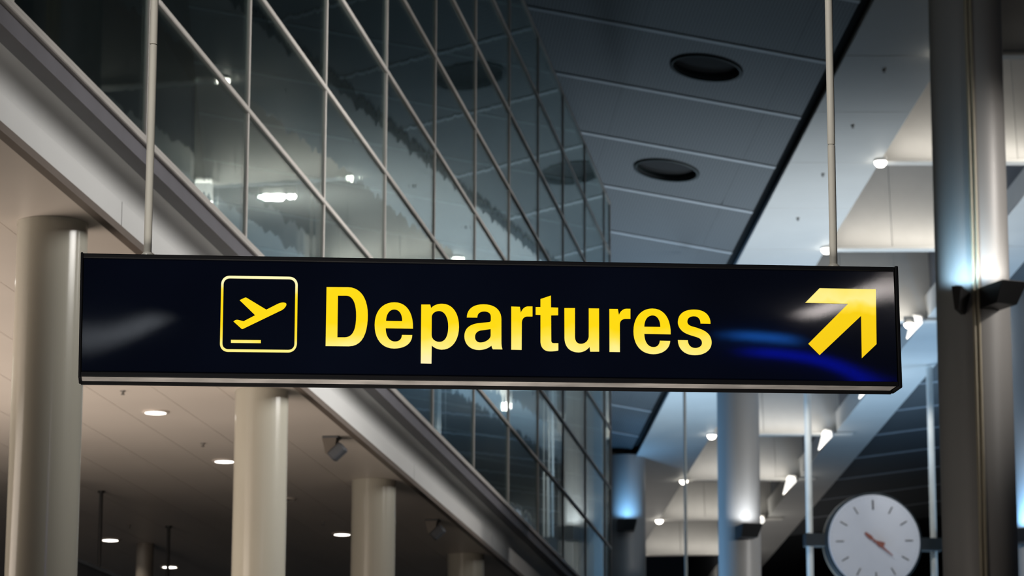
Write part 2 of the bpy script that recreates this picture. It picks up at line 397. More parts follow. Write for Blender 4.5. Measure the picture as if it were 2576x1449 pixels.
for k in range(-4, 14):
    base = ic + k*STRIP - 0.0
    for i in range(len(xs) - 1):
        x1, x0 = xs[i], xs[i + 1]
        T = Matrix.Translation((0, base, 0))
        if k in hole_cells and i == 1:
            h = hole_cells[k]
            link('panel', panel_mesh(x0, x1, (h[0], h[1] - base, 0.55)), cl, T)
            rc = MB().lathe([(0.552, 0.005), (0.552, 0.45)], 48, Matrix.Translation((h[0], h[1], 0)), cap0=False)
            rc.lathe([(0.552, -0.03), (0.60, -0.03), (0.60, 0.0), (0.552, 0.0), (0.552, -0.03)], 48, Matrix.Translation((h[0], h[1], 0)), False, False)
            rc.obj('round_opening', M['hole'], cl)
        else:
            if i not in pmesh: pmesh[i] = panel_mesh(x0, x1)
            link('panel', pmesh[i], cl, T)
    mb = MB(); x0, x1 = xs[-1], xs[0]
    a, b = -0.055, 0.055
    mb.hexa([(x0, a + SK*x0, -.02), (x1, a + SK*x1, -.02), (x1, b + SK*x1, -.02), (x0, b + SK*x0, -.02), (x0, a + SK*x0, .03), (x1, a + SK*x1, .03), (x1, b + SK*x1, .03), (x0, b + SK*x0, .03)])
    link('seam_strip', mb.mesh('seam_strip', M['seam']), cl, Matrix.Translation((0, base, 0)))

# white soffit between the left slope and the baffles
Ms = frame(A1, np.cross(D2, N2), D2, N2); invs = np.array(Ms.inverted())
def loc_s(P): q = invs @ np.array([*P, 1]); return q[:3]
bx = np.mean([loc_s(on_soffit(*q))[0] for q in ((2209, 422), (2080, 626), (1797, 1078))])
clx = np.mean([loc_s(on_soffit(*q))[0] for q in ((2170, 1018), (2063, 1135), (1975, 1251))])
crx = np.mean([loc_s(on_soffit(*q))[0] for q in ((2329, 948), (1918, 1433))])
by = [loc_s(on_soffit(2473 - .6245*yy, yy))[1] for yy in (418, 626, 1088, 1205, 1310, 1400)]
bs, bi = np.polyfit([0, 1, 4, 5, 6, 7], by, 1)
print('soffit', bx, clx, crx, 'bay', bs, bi, 'strip', STRIP, 'skew', SK, 'HX', HX)
sof = MB().box((0.08, -70, 0.05), (bx, 46, 0.3)).obj('ceiling', M['soffit']); sof.matrix_world = Ms
tag(sof, 'white panelled soffit strip between dark ceiling and baffles', kind='structure')
spm = MB().cbox((0.0, 0.006, 0.0), (bx, bs/2 - 0.006, 0.05), 0.006).mesh('soffit_panel', M['soffit'])
for k in range(-6, 20):
    link('soffit_panel', spm, sof, Matrix.Translation((0, bi + k*bs/2, 0)))
# right beam
bmR = MB().box((clx, -70, 0.10), (crx, 46, 0.55)).obj('ceiling', M['soffit']); bmR.matrix_world = Ms
tag(bmR, 'white soffit beam along the right ends of the baffles', kind='structure')
rpm = MB().cbox((clx, 0.006, 0.05), (crx, bs/2 - 0.006, 0.10), 0.006).mesh('soffit_panel', M['soffit'])
for k in range(-6, 20):
    link('soffit_panel', rpm, bmR, Matrix.Translation((0, bi + k*bs/2, 0)))
# dark roof over the baffles
rk = MB().box((bx - .3, -70, 3.2), (clx + .3, 46, 3.4))
rk.box((bx - .12, -70, 0.3), (bx - .02, 46, 3.2)); rk.box((clx + .12, -70, 0.55), (clx + .22, 46, 3.2))
rk = rk.obj('ceiling', M['wall']); rk.matrix_world = Ms
tag(rk, 'dark roof trough above the white baffles', kind='structure')
# baffles
xr = clx + 0.42
ORD = ['nearest', 'second', 'third', 'fourth', 'fifth', 'sixth', 'seventh', 'eighth', 'ninth']
bpanel = []
wd = (xr - bx - 0.0)
cuts = [bx, bx + wd*0.37, bx + wd*0.70, xr]
for i in range(3):
    mb = MB(); x0, x1 = cuts[i] + 0.006, cuts[i + 1] - 0.006
    s1 = 0.35 if i == 2 else 0
    mb.hexa([(x0, 0, 0.06), (x1, 0, 0.06), (x1, .06, 0.06), (x0, .06, 0.06), (x0, 0, 3.0), (x1 - s1, 0, 3.0), (x1 - s1, .06, 3.0), (x0, .06, 3.0)])
    bpanel.append(mb.mesh('panel', M['baffle']))
blip = MB().cbox((bx, -0.10, 0.0), (xr, 0.12, 0.06), 0.01).mesh('bottom_lip', M['baffle'])
lens_m = MB().lathe([(0.02, 0), (0.085, 0.02), (0.10, 0.06)], 24).mesh('lens', M['spot'])
for k in range(-1, 8):
    T = Ms @ Matrix.Translation((0, bi + k*bs, -0.02))
    t = thing('roof_baffle', 'white deep panelled baffle across the roof trough, %s from the viewpoint' % ORD[k + 1], 'baffle', T, group='white roof baffles')
    for me in bpanel: link('panel', me, t)
    link('bottom_lip', blip, t)
    # lamp at its soffit end, glowing cone for the light scallop at beam end
    for side, lx, lab in (('B', bx - 0.02, 'white soffit strip'), ('C', clx - 0.25, 'right-hand beam')):
        P = T @ Vector((lx, -0.16, -0.02))
        if side == 'B':
            s = thing('spotlight', 'small bright spotlight at the %s baffle beside the %s' % (ORD[k + 1], lab), 'spotlight', Matrix.Translation(P), group='spotlights along the baffles')
            MB().lathe([(0.03, 0.0), (0.112, 0.0), (0.112, 0.10), (0.05, 0.18)], 24).obj('housing', M['baffle'], s)
            MB().lathe([(0.0, -0.10), (0.06, -0.085), (0.10, -0.04), (0.108, 0.0)], 24, cap0=False).obj('lens', M['spot'], s)
        else:
            s = thing('spotlight', 'glowing cone imitating a light scallop under the %s baffle beside the %s' % (ORD[k + 1], lab), 'spotlight', Matrix.Translation(P), group='glowing scallop cones along the right beam')
            Mt = Matrix.Rotation(math.radians(-30), 4, 'X') @ Matrix.Rotation(math.radians(24), 4, 'Y')
            MB().lathe([(0.13, 0.02), (0.15, 0.06), (0.12, 0.12)], 24, Mt).obj('housing', M['baffle'], s)
            MB().lathe([(0.012, -0.52), (0.05, -0.36), (0.10, -0.14), (0.135, 0.02)], 24, Mt, cap0=True).obj('lens', M['scallop_cone'], s)
            light('POINT', 'cone_fill', P + Vector((-0.1, -0.25, -0.45)), 6, (1.0, 0.96, 0.88), shadow_soft_size=0.1)  # added point light beside the cone, brightens beam and clock rods
    # the light these lamps throw on the face behind
    q1 = T @ Vector(((bx + clx)/2, bs - 0.38, 0.02)); q2 = T @ Vector(((bx + clx)/2, bs - 0.15, 1.0))
    pw = 12.5*(1.12 - 0.09*max(k, 0))
    la = light('AREA', 'baffle_light', q1, pw, (1.0, 0.955, 0.88), q2, shape='RECTANGLE', size=0.15, size_y=0.15)
    la.data.size = (clx - bx)*0.9; la.data.size_y = 0.12

# right slope, mirror of the left one
E3 = np.array([1, .10, .15]); N3 = np.cross(D2, E3); N3 = N3/np.linalg.norm(N3)
if N3[2] < 0: N3 = -N3
C0 = np.array(Ms @ Vector((crx, 0, 0.15)))
Mr = frame(C0, np.cross(D2, N3), D2, N3)
crr = MB().box((0.05, -70, 0.1), (18, 46, 0.25)).obj('ceiling', M['plenum']); crr.matrix_world = Mr
tag(crr, 'dark perforated metal ceiling slope right of the baffles', kind='structure')
rp_m = MB().box((0.004, 0.06, 0), (PANW - .004, STRIP - .06, .03)).mesh('panel', M['perf'])
rs_m = MB().box((0, -.055, -.02), (PANW*5, .055, .03)).mesh('seam_strip', M['seam'])
for k in range(-3, 15):
    for i in range(5):
        link('panel', rp_m, crr, Matrix.Translation((0.1 + i*PANW, ic + k*STRIP, 0)))
    link('seam_strip', rs_m, crr, Matrix.Translation((0.1, ic + k*STRIP, 0)))

# two more lamps under the baffles: one stands behind the nearest column and shows in the glass only
Pv = hit(690, 490, (0, 52, 0), (0, 1, 0))
for P, rx, st, lab in (((-10 - Pv[0], 52.0, Pv[2]), 0.34, M['flood'], 'bright wide floodlight behind the nearest tall column, mirrored in the glass'),
                       (hit(2287, 814, (0, 61.0, 0), (0, 1, 0)), 0.11, M['spot'], 'small round spotlight at the top of the right clock rod')):
    s = thing('floodlight', lab, 'spotlight', loc=tuple(float(q) for q in P))
    MB().cbox((-rx, -0.08, -0.02), (rx, 0.12, 0.14), 0.02).obj('housing', M['baffle'], s)
    mb = MB().lathe([(0.0, -0.10), (0.06, -0.09), (0.10, -0.05), (0.11, -0.01)], 24, cap0=False)
    mb.v = [(q[0]*rx/0.11*0.95, q[1], q[2]) for q in mb.v]; mb.obj('lens', st, s)
# sprinklers on the soffit
for n_, q in enumerate(((2224, 175), (2145, 315), (2070, 437), (2007, 548))):
    P = on_soffit(*q)
    s = thing('sprinkler', 'small dark sprinkler head under the white soffit, %s from the top of the photo' % ('first', 'second', 'third', 'fourth')[n_], 'sprinkler', Matrix.Translation(P), group='soffit sprinklers')
    MB().lathe([(0.035, 0.0), (0.035, -0.01), (0.014, -0.016), (0.014, -0.04)], 16).obj('body', M['sprk'], s)
    MB().lathe([(0.026, -0.042), (0.026, -0.05)], 16).obj('deflector', M['sprk'], s)

# ------------------------------------------------------------------ cream columns under the mezzanine
for y, lab in ((19.3, 'cream round column at the left end of the sign, nearest of its row'), (26.02, 'cream round column second in the row under the mezzanine'),
               (31.75, 'cream round column third in the row, between the two loudspeakers'), (38.6, 'cream round column fourth and farthest in the row, at the frame bottom')):
    t = thing('round_column', lab, 'column', loc=(-5.655, y, 0), group='cream columns under the mezzanine')
    MB().lathe([(0.237, 0.12), (0.237, 6.13)], 56).obj('shaft', M['cream'], t)
    MB().lathe([(0.29, 0), (0.29, 0.10), (0.24, 0.12)], 56).obj('base', M['darkgrey'], t)
    MB().lathe([(0.239, 6.128), (0.239, 6.148)], 56).obj('head_collar', M['cream'], t)
t = thing('round_column', 'slim column darkened by painted shade, left of the farther dark rod, at the frame bottom', 'column', loc=(-9.5, 37.0, 0))
MB().lathe([(0.11, 0.05), (0.11, 6.148)], 32).obj('shaft', M['slim'], t); MB().lathe([(0.15, 0), (0.15, 0.05)], 32).obj('base', M['darkgrey'], t)
# bracket on the nearest column head
P = hit(52, 553, (-5.9, 19.9, 6), (0, 1, 0))
# downlights
dl = [(-6.87, 20.9, 1, 'round downlight beside the nearest cream column, mirrored in its left edge'),
      (-6.87, 23.95, 1, 'round downlight hidden behind the nearest cream column'),
      (-6.87, 27.0, 1, 'bright round downlight nearest the sign, left of the second cream column'),
      (-6.92, 30.1, 1, 'round downlight half hidden by the second cream column'),
      (-6.9, 33.05, 0, 'unlit round downlight right of the second cream column'),
      (-6.84, 36.24, 1, 'round downlight left of the third cream column'),
      (-9.82, 36.5, 1, 'round downlight beside the nearer dark hanging rod'),
      (-9.8, 39.5, 1, 'round downlight crossed by the farther dark hanging rod')]
for x, y, on, lab in dl:
    t = thing('downlight', lab, 'ceiling light', loc=(x, y, LZ), group='downlights in the beige ceiling')
    MB().lathe([(0.098, -0.018), (0.125, -0.014), (0.13, 0.0), (0.098, 0.0), (0.098, -0.018)], 40, None, False, False).obj('rim', M['beige'], t)
    MB().lathe([(0.0, -0.022), (0.06, -0.02), (0.098, -0.012)], 40, None, False, False).obj('lens', M['lamp'] if on else M['lampoff'], t)
    if on:
        light('SPOT', 'downlight_beam', (x, y, LZ - 0.05), 12, (1.0, 0.9, 0.75), (x, y, 0), spot_size=2.2, shadow_soft_size=0.09)
for x, y, lab in ((-6.88, 25.85, 'small dark sprinkler on beige ceiling just below the sign'), (-6.87, 28.92, 'small dark sprinkler on beige ceiling near the second cream column'),
                  (-6.86, 35.1, 'small dark sprinkler on beige ceiling above the third lit downlight'), (-9.23, 35.13, 'small dark sprinkler on beige ceiling above the far downlights')):
    t = thing('sprinkler', lab, 'sprinkler', loc=(x, y, LZ), group='sprinklers in the beige ceiling')
    MB().lathe([(0.025, 0), (0.025, -0.008), (0.011, -0.012), (0.011, -0.03)], 16).obj('body', M['sprk'], t)
    MB().lathe([(0.018, -0.032), (0.018, -0.038)], 16).obj('deflector', M['sprk'], t)
# loudspeakers
for y, lab in ((28.68, 'beige ceiling loudspeaker with dark front, right of the second cream column'), (35.05, 'small ceiling loudspeaker with dark front, right of the third cream column')):
    t = thing('loudspeaker', lab, 'speaker', loc=(-5.525, y, LZ), group='ceiling loudspeakers')
    MB().cbox((-0.085, -0.085, -0.022), (0.075, 0.085, 0), 0.006).obj('mounting_plate', M['darkgrey'], t)
    # bracket body tapering down, then the tilted speaker head
    MB().hexa([(-0.055, -0.07, -0.165), (0.03, -0.07, -0.205), (0.03, 0.07, -0.205), (-0.055, 0.07, -0.165), (-0.085, -0.08, -0.022), (0.055, -0.08, -0.022), (0.055, 0.08, -0.022), (-0.085, 0.08, -0.022)]).obj('body', M['speaker'], t)
    Mh = Matrix.Translation((0.06, -0.03, -0.155)) @ Matrix.Rotation(math.radians(-42), 4, 'Y')
    hd = MB().cbox((-0.085, -0.085, -0.05), (0.085, 0.085, 0.05), 0.018); hd.v = [tuple(Mh @ Vector(q)) for q in hd.v]
    hd.obj('speaker_head', M['grille'], t)
# dark suspended board on two rods
t = thing('hanging_board', 'long dark suspended board hung on rods, at the bottom left', 'sign', loc=(-8.78, 35.6, 4.2))
MB().cbox((-0.10, -4.9, -0.4), (0.10, 4.9, 1.05), 0.01).obj('board', M['black'], t)
MB().cbox((-0.12, -4.95, 1.02), (0.12, 4.95, 1.07), 0.008).obj('top_rail', M['darkgrey'], t)
for y, lab in ((32.2, 'thin dark hanging rod above the near end of the dark board'), (35.3, 'thin dark hanging rod, second along the dark board')):
    t = thing('hanging_rod', lab, 'rod', loc=(-8.78, y, 5.27), group='dark rods holding the board')
    MB().rod((0, 0, 0), (0, 0, LZ - 5.27), 0.02).obj('tube', M['black'], t)
    MB().lathe([(0.04, LZ - 5.27 - 0.02), (0.04, LZ - 5.27)], 20).obj('ceiling_rose', M['black'], t)

# ------------------------------------------------------------------ tall hall columns
def top_z(x, y):   # under the soffit plane
    return float(A1[2] + ((A1[:2] - np.array([x, y])) @ N2[:2])/N2[2])
def ceil_z(P, N, x, y): return float(P[2] + ((P[:2] - np.array([x, y])) @ N[:2])/N[2])
hall_cols = []
for px, py, dep, rad, lab in ((2449, 800, 37.5, 0.46, 'tall grey column with cream conduit, nearest on the right'),
                              (1856, 1000, 62.0, 0.435, 'tall grey column lit blue, under the sign left of the clock'),
                              (1577, 1200, 76.0, 0.47, 'tall blue-lit column beyond the end of the glass'),
                              (2598, 1000, 62.0, 0.44, 'tall blue-lit column cut by the right photo edge')):
    P = hit(px, py, (0, dep, 0), (0, 1, 0))
    zt = min(top_z(P[0], dep), ceil_z(A0, N1, P[0], dep)) - 0.04
    if px > 2500: zt = ceil_z(C0, N3, P[0], dep) - 0.04
    if px == 1577: zt = ceil_z(A0, N1, P[0], dep) - 0.12
    t = thing('hall_column', lab, 'column', loc=(P[0], dep, 0), group='tall hall columns')
    MB().lathe([(rad, 0.15), (rad, zt)], 72).obj('shaft', M['colgrey'], t)
    MB().lathe([(rad + .06, 0), (rad + .06, 0.13), (rad + .01, 0.15)], 72).obj('base', M['darkgrey'], t)
    hall_cols.append((P[0], dep, zt, rad, t))
def uplight(ci, ang, py, lab, col, pw, bw=0.36, spread=1.15):
    x, y, zt, rad, c = hall_cols[ci]
    ca, sa = math.sin(ang), -math.cos(ang)
    P = hit(1288, py, (0, y - rad, 0), (0, 1, 0)); z = P[2]
    T = Matrix.Translation((x + ca*rad, y + sa*rad, z)) @ Matrix.Rotation(ang, 4, 'Z')
    t = thing('column_uplight', lab, 'uplight', T, group='uplights on the columns')
    mb = MB(); h = 0.26
    mb.hexa([(-bw/2 + .0, -0.38, -h), (bw/2 - .07, -0.38, -h), (bw/2 - .07, 0.02, -h), (-bw/2, 0.02, -h), (-bw/2, -0.52, 0), (bw/2, -0.52, 0), (bw/2, 0.05, 0), (-bw/2, 0.05, 0)])
    mb.obj('housing', M['black'], t)
    MB().box((-bw/2 + .03, -0.49, 0), (bw/2 - .03, -0.10, 0.012)).obj('lens', M['lampoff'], t)
    q = T @ Vector((0, -0.46, 0.03)); q2 = T @ Vector((0, 0.05, 2.6))
    light('SPOT', 'uplight_beam', q, pw, col, q2, spot_size=2.7, spot_blend=0.35, shadow_soft_size=0.06)
uplight(0, math.radians(30), 752, 'black box uplight on the nearest tall column', (1.0, 0.96, 0.9), 42)
uplight(0, math.radians(-13), 765, 'narrow dark uplight behind the conduits of the nearest tall column', (0.45, 0.75, 1.0), 60, 0.12)
uplight(1, math.radians(20), 1332, 'black box uplight on the column left of the clock', (0.9, 0.95, 1.0), 45, 0.42)
uplight(2, math.radians(5), 1316, 'dark uplight box on the column beyond the glass end', BLUE, 60, 0.5)
uplight(3, math.radians(-25), 1352, 'black uplight on the column at the right photo edge', BLUE, 160, 0.5)
# conduits on the nearest column
x, y, zt, rad, c = hall_cols[0]
for da, z0 in ((-2.0, 0.15), (4.5, 0.15)):
    a = math.radians(da + 2)
    MB().rod((math.sin(a)*(rad + .02), -math.cos(a)*(rad + .02), z0), (math.sin(a)*(rad + .02), -math.cos(a)*(rad + .02), zt), 0.022).obj('conduit', M['gold'], c)

# ------------------------------------------------------------------ clock on two white rods
CD = 67.0
Pc = hit(2200, 1361, (0, CD, 0), (0, 1, 0)); CRAD = 118*CD/FPX*0.995
yaw = math.radians(14)
Tc = Matrix.Translation(Pc) @ Matrix.Rotation(yaw, 4, 'Z') @ Matrix.Rotation(PI/2, 4, 'X')   # local z faces the camera
clk = thing('clock', 'large round white double-faced clock with dark red hands', 'clock', Tc)
MB().lathe([(CRAD*1.00, -0.46), (CRAD*1.05, -0.42), (CRAD*1.05, -0.06), (CRAD*1.03, -0.02), (CRAD*1.0, -0.02)], 96).obj('case', M['clockcase'], clk)
MB().lathe([(CRAD*1.055, -0.40), (CRAD*1.06, -0.38), (CRAD*1.06, -0.30), (CRAD*1.055, -0.28)], 96).obj('rim_band', M['clockrim'], clk)
fc = MB().lathe([(CRAD, -0.03), (CRAD*0.99, 0.0)], 96).obj('dial', M['clockface'], clk)
for i in range(12):
    a = math.radians(i*30 - 1.5); r0, r1 = CRAD*0.67, CRAD*(0.88 if i == 0 else 0.84); wv = 0.012 if i else 0.017
    d = Vector((math.sin(a), math.cos(a), 0)); n = Vector((math.cos(a), -math.sin(a), 0)); zt = 0.008
    c = [d*r0 - n*wv, d*r0 + n*wv, d*r1 + n*wv, d*r1 - n*wv]
    MB().hexa([(*q[:2], 0.0) for q in c] + [(*q[:2], zt) for q in c]).obj('hour_mark', M['tick'], fc)
mk = MB()
for i in range(60):
    a = math.radians(i*6 - 1.5); d = Vector((math.sin(a), math.cos(a), 0))*CRAD*0.93
    mk.box((d.x - .008, d.y - .008, 0), (d.x + .008, d.y + .008, 0.005))
tag(mk.obj('minute_marks', M['seam'], fc), kind='stuff')
def hand(name, a, prof, z):
    a = math.radians(a); d = Vector((math.sin(a), math.cos(a), 0)); n = Vector((math.cos(a), -math.sin(a), 0))
    L_ = [d*r*CRAD - n*w_*CRAD for r, w_ in prof]; R_ = [d*r*CRAD + n*w_*CRAD for r, w_ in reversed(prof)]
    poly = L_ + R_; m_ = len(poly)
    mb = MB(); mb.add([(q.x, q.y, z) for q in poly] + [(q.x, q.y, z + .012) for q in poly],
                      [tuple(range(m_))[::-1], tuple(range(m_, 2*m_))] + [(i, (i + 1) % m_, m_ + (i + 1) % m_, m_ + i) for i in range(m_)])
    return mb.obj(name, M['hand'], clk)
hand('hour_hand', 112, [(0.02, 0.012), (0.06, 0.03), (0.22, 0.055), (0.225, 0.0)], 0.014)
hand('minute_hand', 129, [(-0.27, 0.028), (-0.12, 0.045), (-0.02, 0.012), (0.14, 0.04), (0.2, 0.022), (0.49, 0.009)], 0.03)
MB().lathe([(0.03, 0.0), (0.03, 0.05)], 20).obj('hub', M['hand'], clk)
# side brackets and rods
cx = np.array([math.cos(yaw), math.sin(yaw), 0]); cz = np.array([math.sin(yaw), -math.cos(yaw), 0])
nc = np.array([math.sin(yaw), -math.cos(yaw), 0])
PL = hit(2037, 1359, Pc - nc*0.24, nc); PR = hit(2349, 1371, Pc - nc*0.24, nc)
for P, sgn in ((PL, -1), (PR, 1)):
    q = np.array(Tc.inverted() @ Vector(P))
    x0, x1 = (q[0] - 0.12, -CRAD*1.0) if sgn < 0 else (CRAD*1.0, q[0] + 0.16)
    MB().cbox((x0, q[1] - 0.14, -0.40), (x1, q[1] + 0.14, -0.08), 0.01).obj('side_bracket', M['clockcase'], clk)
for P in (PL, PR):
    q = np.array(Tc.inverted() @ Vector(P)); zt = top_z(P[0], P[1]) - P[2]
    for nm, a, b in (('upper_rod', 0.13, zt), ('lower_rod', 0.02 - P[2], -0.13)):
        o = MB().rod((q[0], q[1] + a, q[2]), (q[0], q[1] + b, q[2]), 0.075).obj(nm, M['whiterod'], clk)
        o['label'] = 'white hanging rod'
    light('SPOT', 'clock_rod_fill', (P[0] - 0.5, P[1] - 2.4, P[2] + zt - 0.3), 190, (1.0, 0.98, 0.92), (P[0], P[1], P[2] + zt - 2.6), spot_size=1.1, spot_blend=0.7, shadow_soft_size=0.06)  # added spot without a fixture, brightens the clock rod
P = hit(1723, 1100, (0, 58, 0), (0, 1, 0))
t = thing('hanging_rod', 'very thin pale rod hanging left of the blue-lit column', 'rod', loc=(P[0], 58, 3.0))
MB().rod((0, 0, 0), (0, 0, top_z(P[0], 58) - 3.0), 0.03).obj('tube', M['whiterod'], t)
MB().lathe([(0.06, top_z(P[0], 58) - 3.03), (0.06, top_z(P[0], 58) - 3.0)], 20).obj('ceiling_rose', M['whiterod'], t)

# pale bundles lying behind the glass near its far end
yb = [float(hit(px, py, (-5.42, 0, 0), (1, 0, 0))[1]) for px, py in ((1297, 1262), (1328, 1300))]
for y_, r_b, lab in ((yb[0], 0.28, 'pale rounded bundle behind the glass, the nearer of two'), (yb[1], 0.34, 'pale rounded bundle behind the glass, the farther of two')):
    mb = MB(); n = 24; prof = []
    for i in range(9):
        u = i/8*PI/2; prof.append((r_b*math.cos(u)*(1 + .06*math.sin(5*u)) + 1e-3, r_b*1.0*math.sin(u)))
    mb.lathe(prof, n)
    mb.v = [(x_*(0.8), yy_*1.8 + 0.04*math.sin(9*x_), z_ + 0.03*math.sin(7*yy_)*(z_ > .02)) for x_, yy_, z_ in mb.v]
    t = mb.obj('bundle', M['bundle']); t.location = (-5.42, y_, 6.58)
    tag(t, lab, 'bundle', 'pale bundles behind the glass')

# ------------------------------------------------------------------ the sign
SL = np.array([-3.2065, 11.3657, 3.6755]); SR = np.array([0.0, 12.1919, 3.6755])
sx = SR - SL; SLEN = float(np.linalg.norm(sx)); sx = sx/SLEN
tilt = 0.0398/SLEN
sx3 = np.array([sx[0], sx[1], tilt]); sx3 /= np.linalg.norm(sx3)
sy3 = np.array([-sx[1], sx[0], 0.0])                   # away from the camera
sz3 = np.cross(sx3, sy3)
SO = SL + np.array([0, 0, -0.0199])
Mg = frame(SO, sx3, sy3, sz3); Minv = np.array(Mg.inverted())
def S(px, py, off=0.0):
    P = hit(px, py, SO + sy3*off, sy3); q = Minv @ np.array([*P, 1]); return float(q[0]), float(q[2])
sign = thing('direction_sign', 'long black hanging sign with glowing yellow Departures lettering and arrow', 'sign', Mg)
H, TH = 0.5, 0.135
x0, x1 = 0.012, SLEN - 0.018
# face panel, very slightly bowed acrylic
nx, nz_ = 120, 24
mb = MB(); vs = []; fs = []
zb, zt = 0.022, H - 0.016
def bow(u, v):    # u along 0..1, v up 0..1 -> depth: the acrylic bulges forward, held flatter at the end caps
    du = min(u, 1 - u)*SLEN
    return -0.005*(1 - (2*v - 1)**2)*(1 - 0.75*math.exp(-(du/0.33)**2))
for j in range(nz_ + 1):
    for i in range(nx + 1):
        u = i/nx; u = u*u*(3 - 2*u)*0.6 + u*0.4; v = j/nz_
        vs.append((x0 + (x1 - x0)*u, 0.0055 + bow(u, v), zb + (zt - zb)*v))
for j in range(nz_):
    for i in range(nx):
        a = j*(nx + 1) + i; fs.append((a, a + 1, a + nx + 2, a + nx + 1))
mb.add(vs, fs, True); mb.obj('face_panel', M['signface'], sign)
MB().box((x0, 0.02, 0.02), (x1, TH - 0.01, H - 0.004)).obj('housing', M['signframe'], sign)
MB().cbox((x0 - .004, -0.002, H - 0.018), (x1 + .004, TH, H), 0.003).obj('top_rail', M['signframe'], sign)
MB().cbox((x0 - .004, -0.002, 0.006), (x1 + .004, 0.012, 0.024), 0.002).obj('bottom_rail', M['signframe'], sign)
MB().cbox((x0, 0.012, 0.008), (x1, TH - 0.012, 0.02), 0.002).obj('underside_tray', M['signunder'], sign)
MB().cbox((x0 - .004, TH - 0.012, -0.006), (x1 + .004, TH, 0.03), 0.002).obj('rear_rail', M['signframe'], sign)
for a, b in ((0.0, 0.010), (SLEN - 0.014, SLEN)):
    MB().cbox((a, -0.006, -0.002), (b, TH + 0.002, H + 0.004), 0.003).obj('end_cap', M['signframe'], sign)

def bez(path, sc, ox, oy):
    pts = []; cur = None
    for seg in path.split('|'):
        t = seg.split(); k = t[0]; v = [float(q) for q in t[1:]]
        P = [(ox + v[i]/sc, oy + v[i + 1]/sc) for i in range(0, len(v), 2)]
        if k in 'ML': pts.append(P[0]); cur = P[0]
        else:
            for i in range(1, 11):
                u = i/10; w0 = (1 - u)**3; w1 = 3*u*(1 - u)**2; w2 = 3*u*u*(1 - u); w3 = u**3
                pts.append((w0*cur[0] + w1*P[0][0] + w2*P[1][0] + w3*P[2][0], w0*cur[1] + w1*P[0][1] + w2*P[1][1] + w3*P[2][1]))
            cur = P[2]
    return pts
def glyph(name, paths, sc, ox, oy, material, label=None):
    cu = bpy.data.curves.new(name, 'CURVE'); cu.dimensions = '2D'; cu.fill_mode = 'BOTH'; cu.extrude = 0.0025
    for pth in paths:
        pts = [S(*q) for q in bez(pth, sc, ox, oy)]
        if math.hypot(pts[0][0] - pts[-1][0], pts[0][1] - pts[-1][1]) < 1e-4: pts = pts[:-1]
        sp = cu.splines.new('POLY'); sp.points.add(len(pts) - 1); sp.use_cyclic_u = True
        for q, (a, b) in zip(sp.points, pts): q.co = (a, b, 0, 1)
    tmp = bpy.data.objects.new('tmp', cu); COL.objects.link(tmp)
    dg = bpy.context.evaluated_depsgraph_get(); me = bpy.data.meshes.new_from_object(tmp.evaluated_get(dg))
    bpy.data.objects.remove(tmp); bpy.data.curves.remove(cu)
    me.name = name; me.transform(Matrix(((1, 0, 0, 0), (0, 0, 1, 0.0), (0, 1, 0, 0), (0, 0, 0, 1))))
    me.flip_normals() if False else None
    me.materials.clear(); me.materials.append(material)
    for p in me.polygons: p.use_smooth = False
    o = link(name, me, sign)
    if label: o['label'] = label
    return o
Z1 = (6.585, 800, 700); Z2 = (6.585, 1040, 700); Z3 = (7.246, 1270, 720); Z4 = (8.523, 1510, 740); Z5 = (6.586, 540, 680); Z6 = (4.263, 2000, 660)
LT = M['letter']
glyph('letter', ['M 142 147|L 500 150|C 700 155 825 330 824 610|C 823 900 745 1125 510 1126|L 126 1122', 'M 330 287|L 470 287|C 570 290 633 400 632 620|C 631 880 560 980 440 980|L 320 980'], *Z1, LT, 'glowing yellow capital D')
glyph('letter', ['M 1570 835|L 1120 828|C 1122 960 1180 1050 1275 1050|C 1345 1050 1385 1010 1390 940|L 1560 942|C 1560 1080 1440 1163 1262 1163|C 1060 1163 936 1010 938 770|C 940 540 1070 400 1265 400|C 1460 400 1580 560 1572 835',
                 'M 1126 708|L 1396 712|C 1396 590 1345 517 1262 517|C 1180 517 1130 600 1126 708'], *Z1, LT, 'glowing yellow letter e after the D')
glyph('letter', ['M 130 437|L 278 437|L 292 495|C 330 450 400 422 480 424|C 650 428 755 580 754 810|C 752 1030 640 1182 470 1182|C 400 1180 340 1150 302 1110|L 298 1412|L 122 1408',
                 'M 302 640|C 310 580 360 543 425 542|C 520 542 577 650 577 800|C 577 950 530 1056 430 1056|C 360 1056 302 1010 300 940'], *Z2, LT, 'glowing yellow letter p')
glyph('letter', ['M 885 650|C 885 520 980 433 1160 433|C 1350 433 1455 530 1456 680|L 1457 1080|C 1458 1120 1465 1150 1474 1178|L 1318 1176|C 1305 1160 1298 1140 1294 1115|C 1240 1160 1170 1187 1085 1187|C 940 1187 845 1090 845 960|C 845 830 930 770 1060 748|L 1255 728|C 1275 722 1283 710 1283 690|L 1283 640|C 1283 580 1240 550 1175 550|C 1105 550 1060 580 1058 652',
                 'M 1280 842|L 1110 865|C 1050 880 1020 920 1020 975|C 1020 1030 1055 1066 1110 1066|C 1190 1066 1275 1010 1280 950'], *Z2, LT, 'glowing yellow letter a')
glyph('letter', ['M 117 372|L 272 377|L 292 487|C 310 420 360 368 430 370|L 503 370|L 503 552|L 400 552|C 340 560 308 610 308 670|L 305 1160|L 117 1156'], *Z3, LT, 'glowing yellow letter r before the t')
glyph('letter', ['M 650 235|L 838 172|L 840 388|L 970 392|L 970 530|L 842 532|L 845 1000|C 850 1030 865 1040 890 1040|L 974 1040|L 974 1170|C 920 1185 870 1187 820 1187|C 710 1185 650 1110 650 1000|L 650 524|L 562 520|L 562 382|L 650 382'], *Z3, LT, 'glowing yellow letter t')
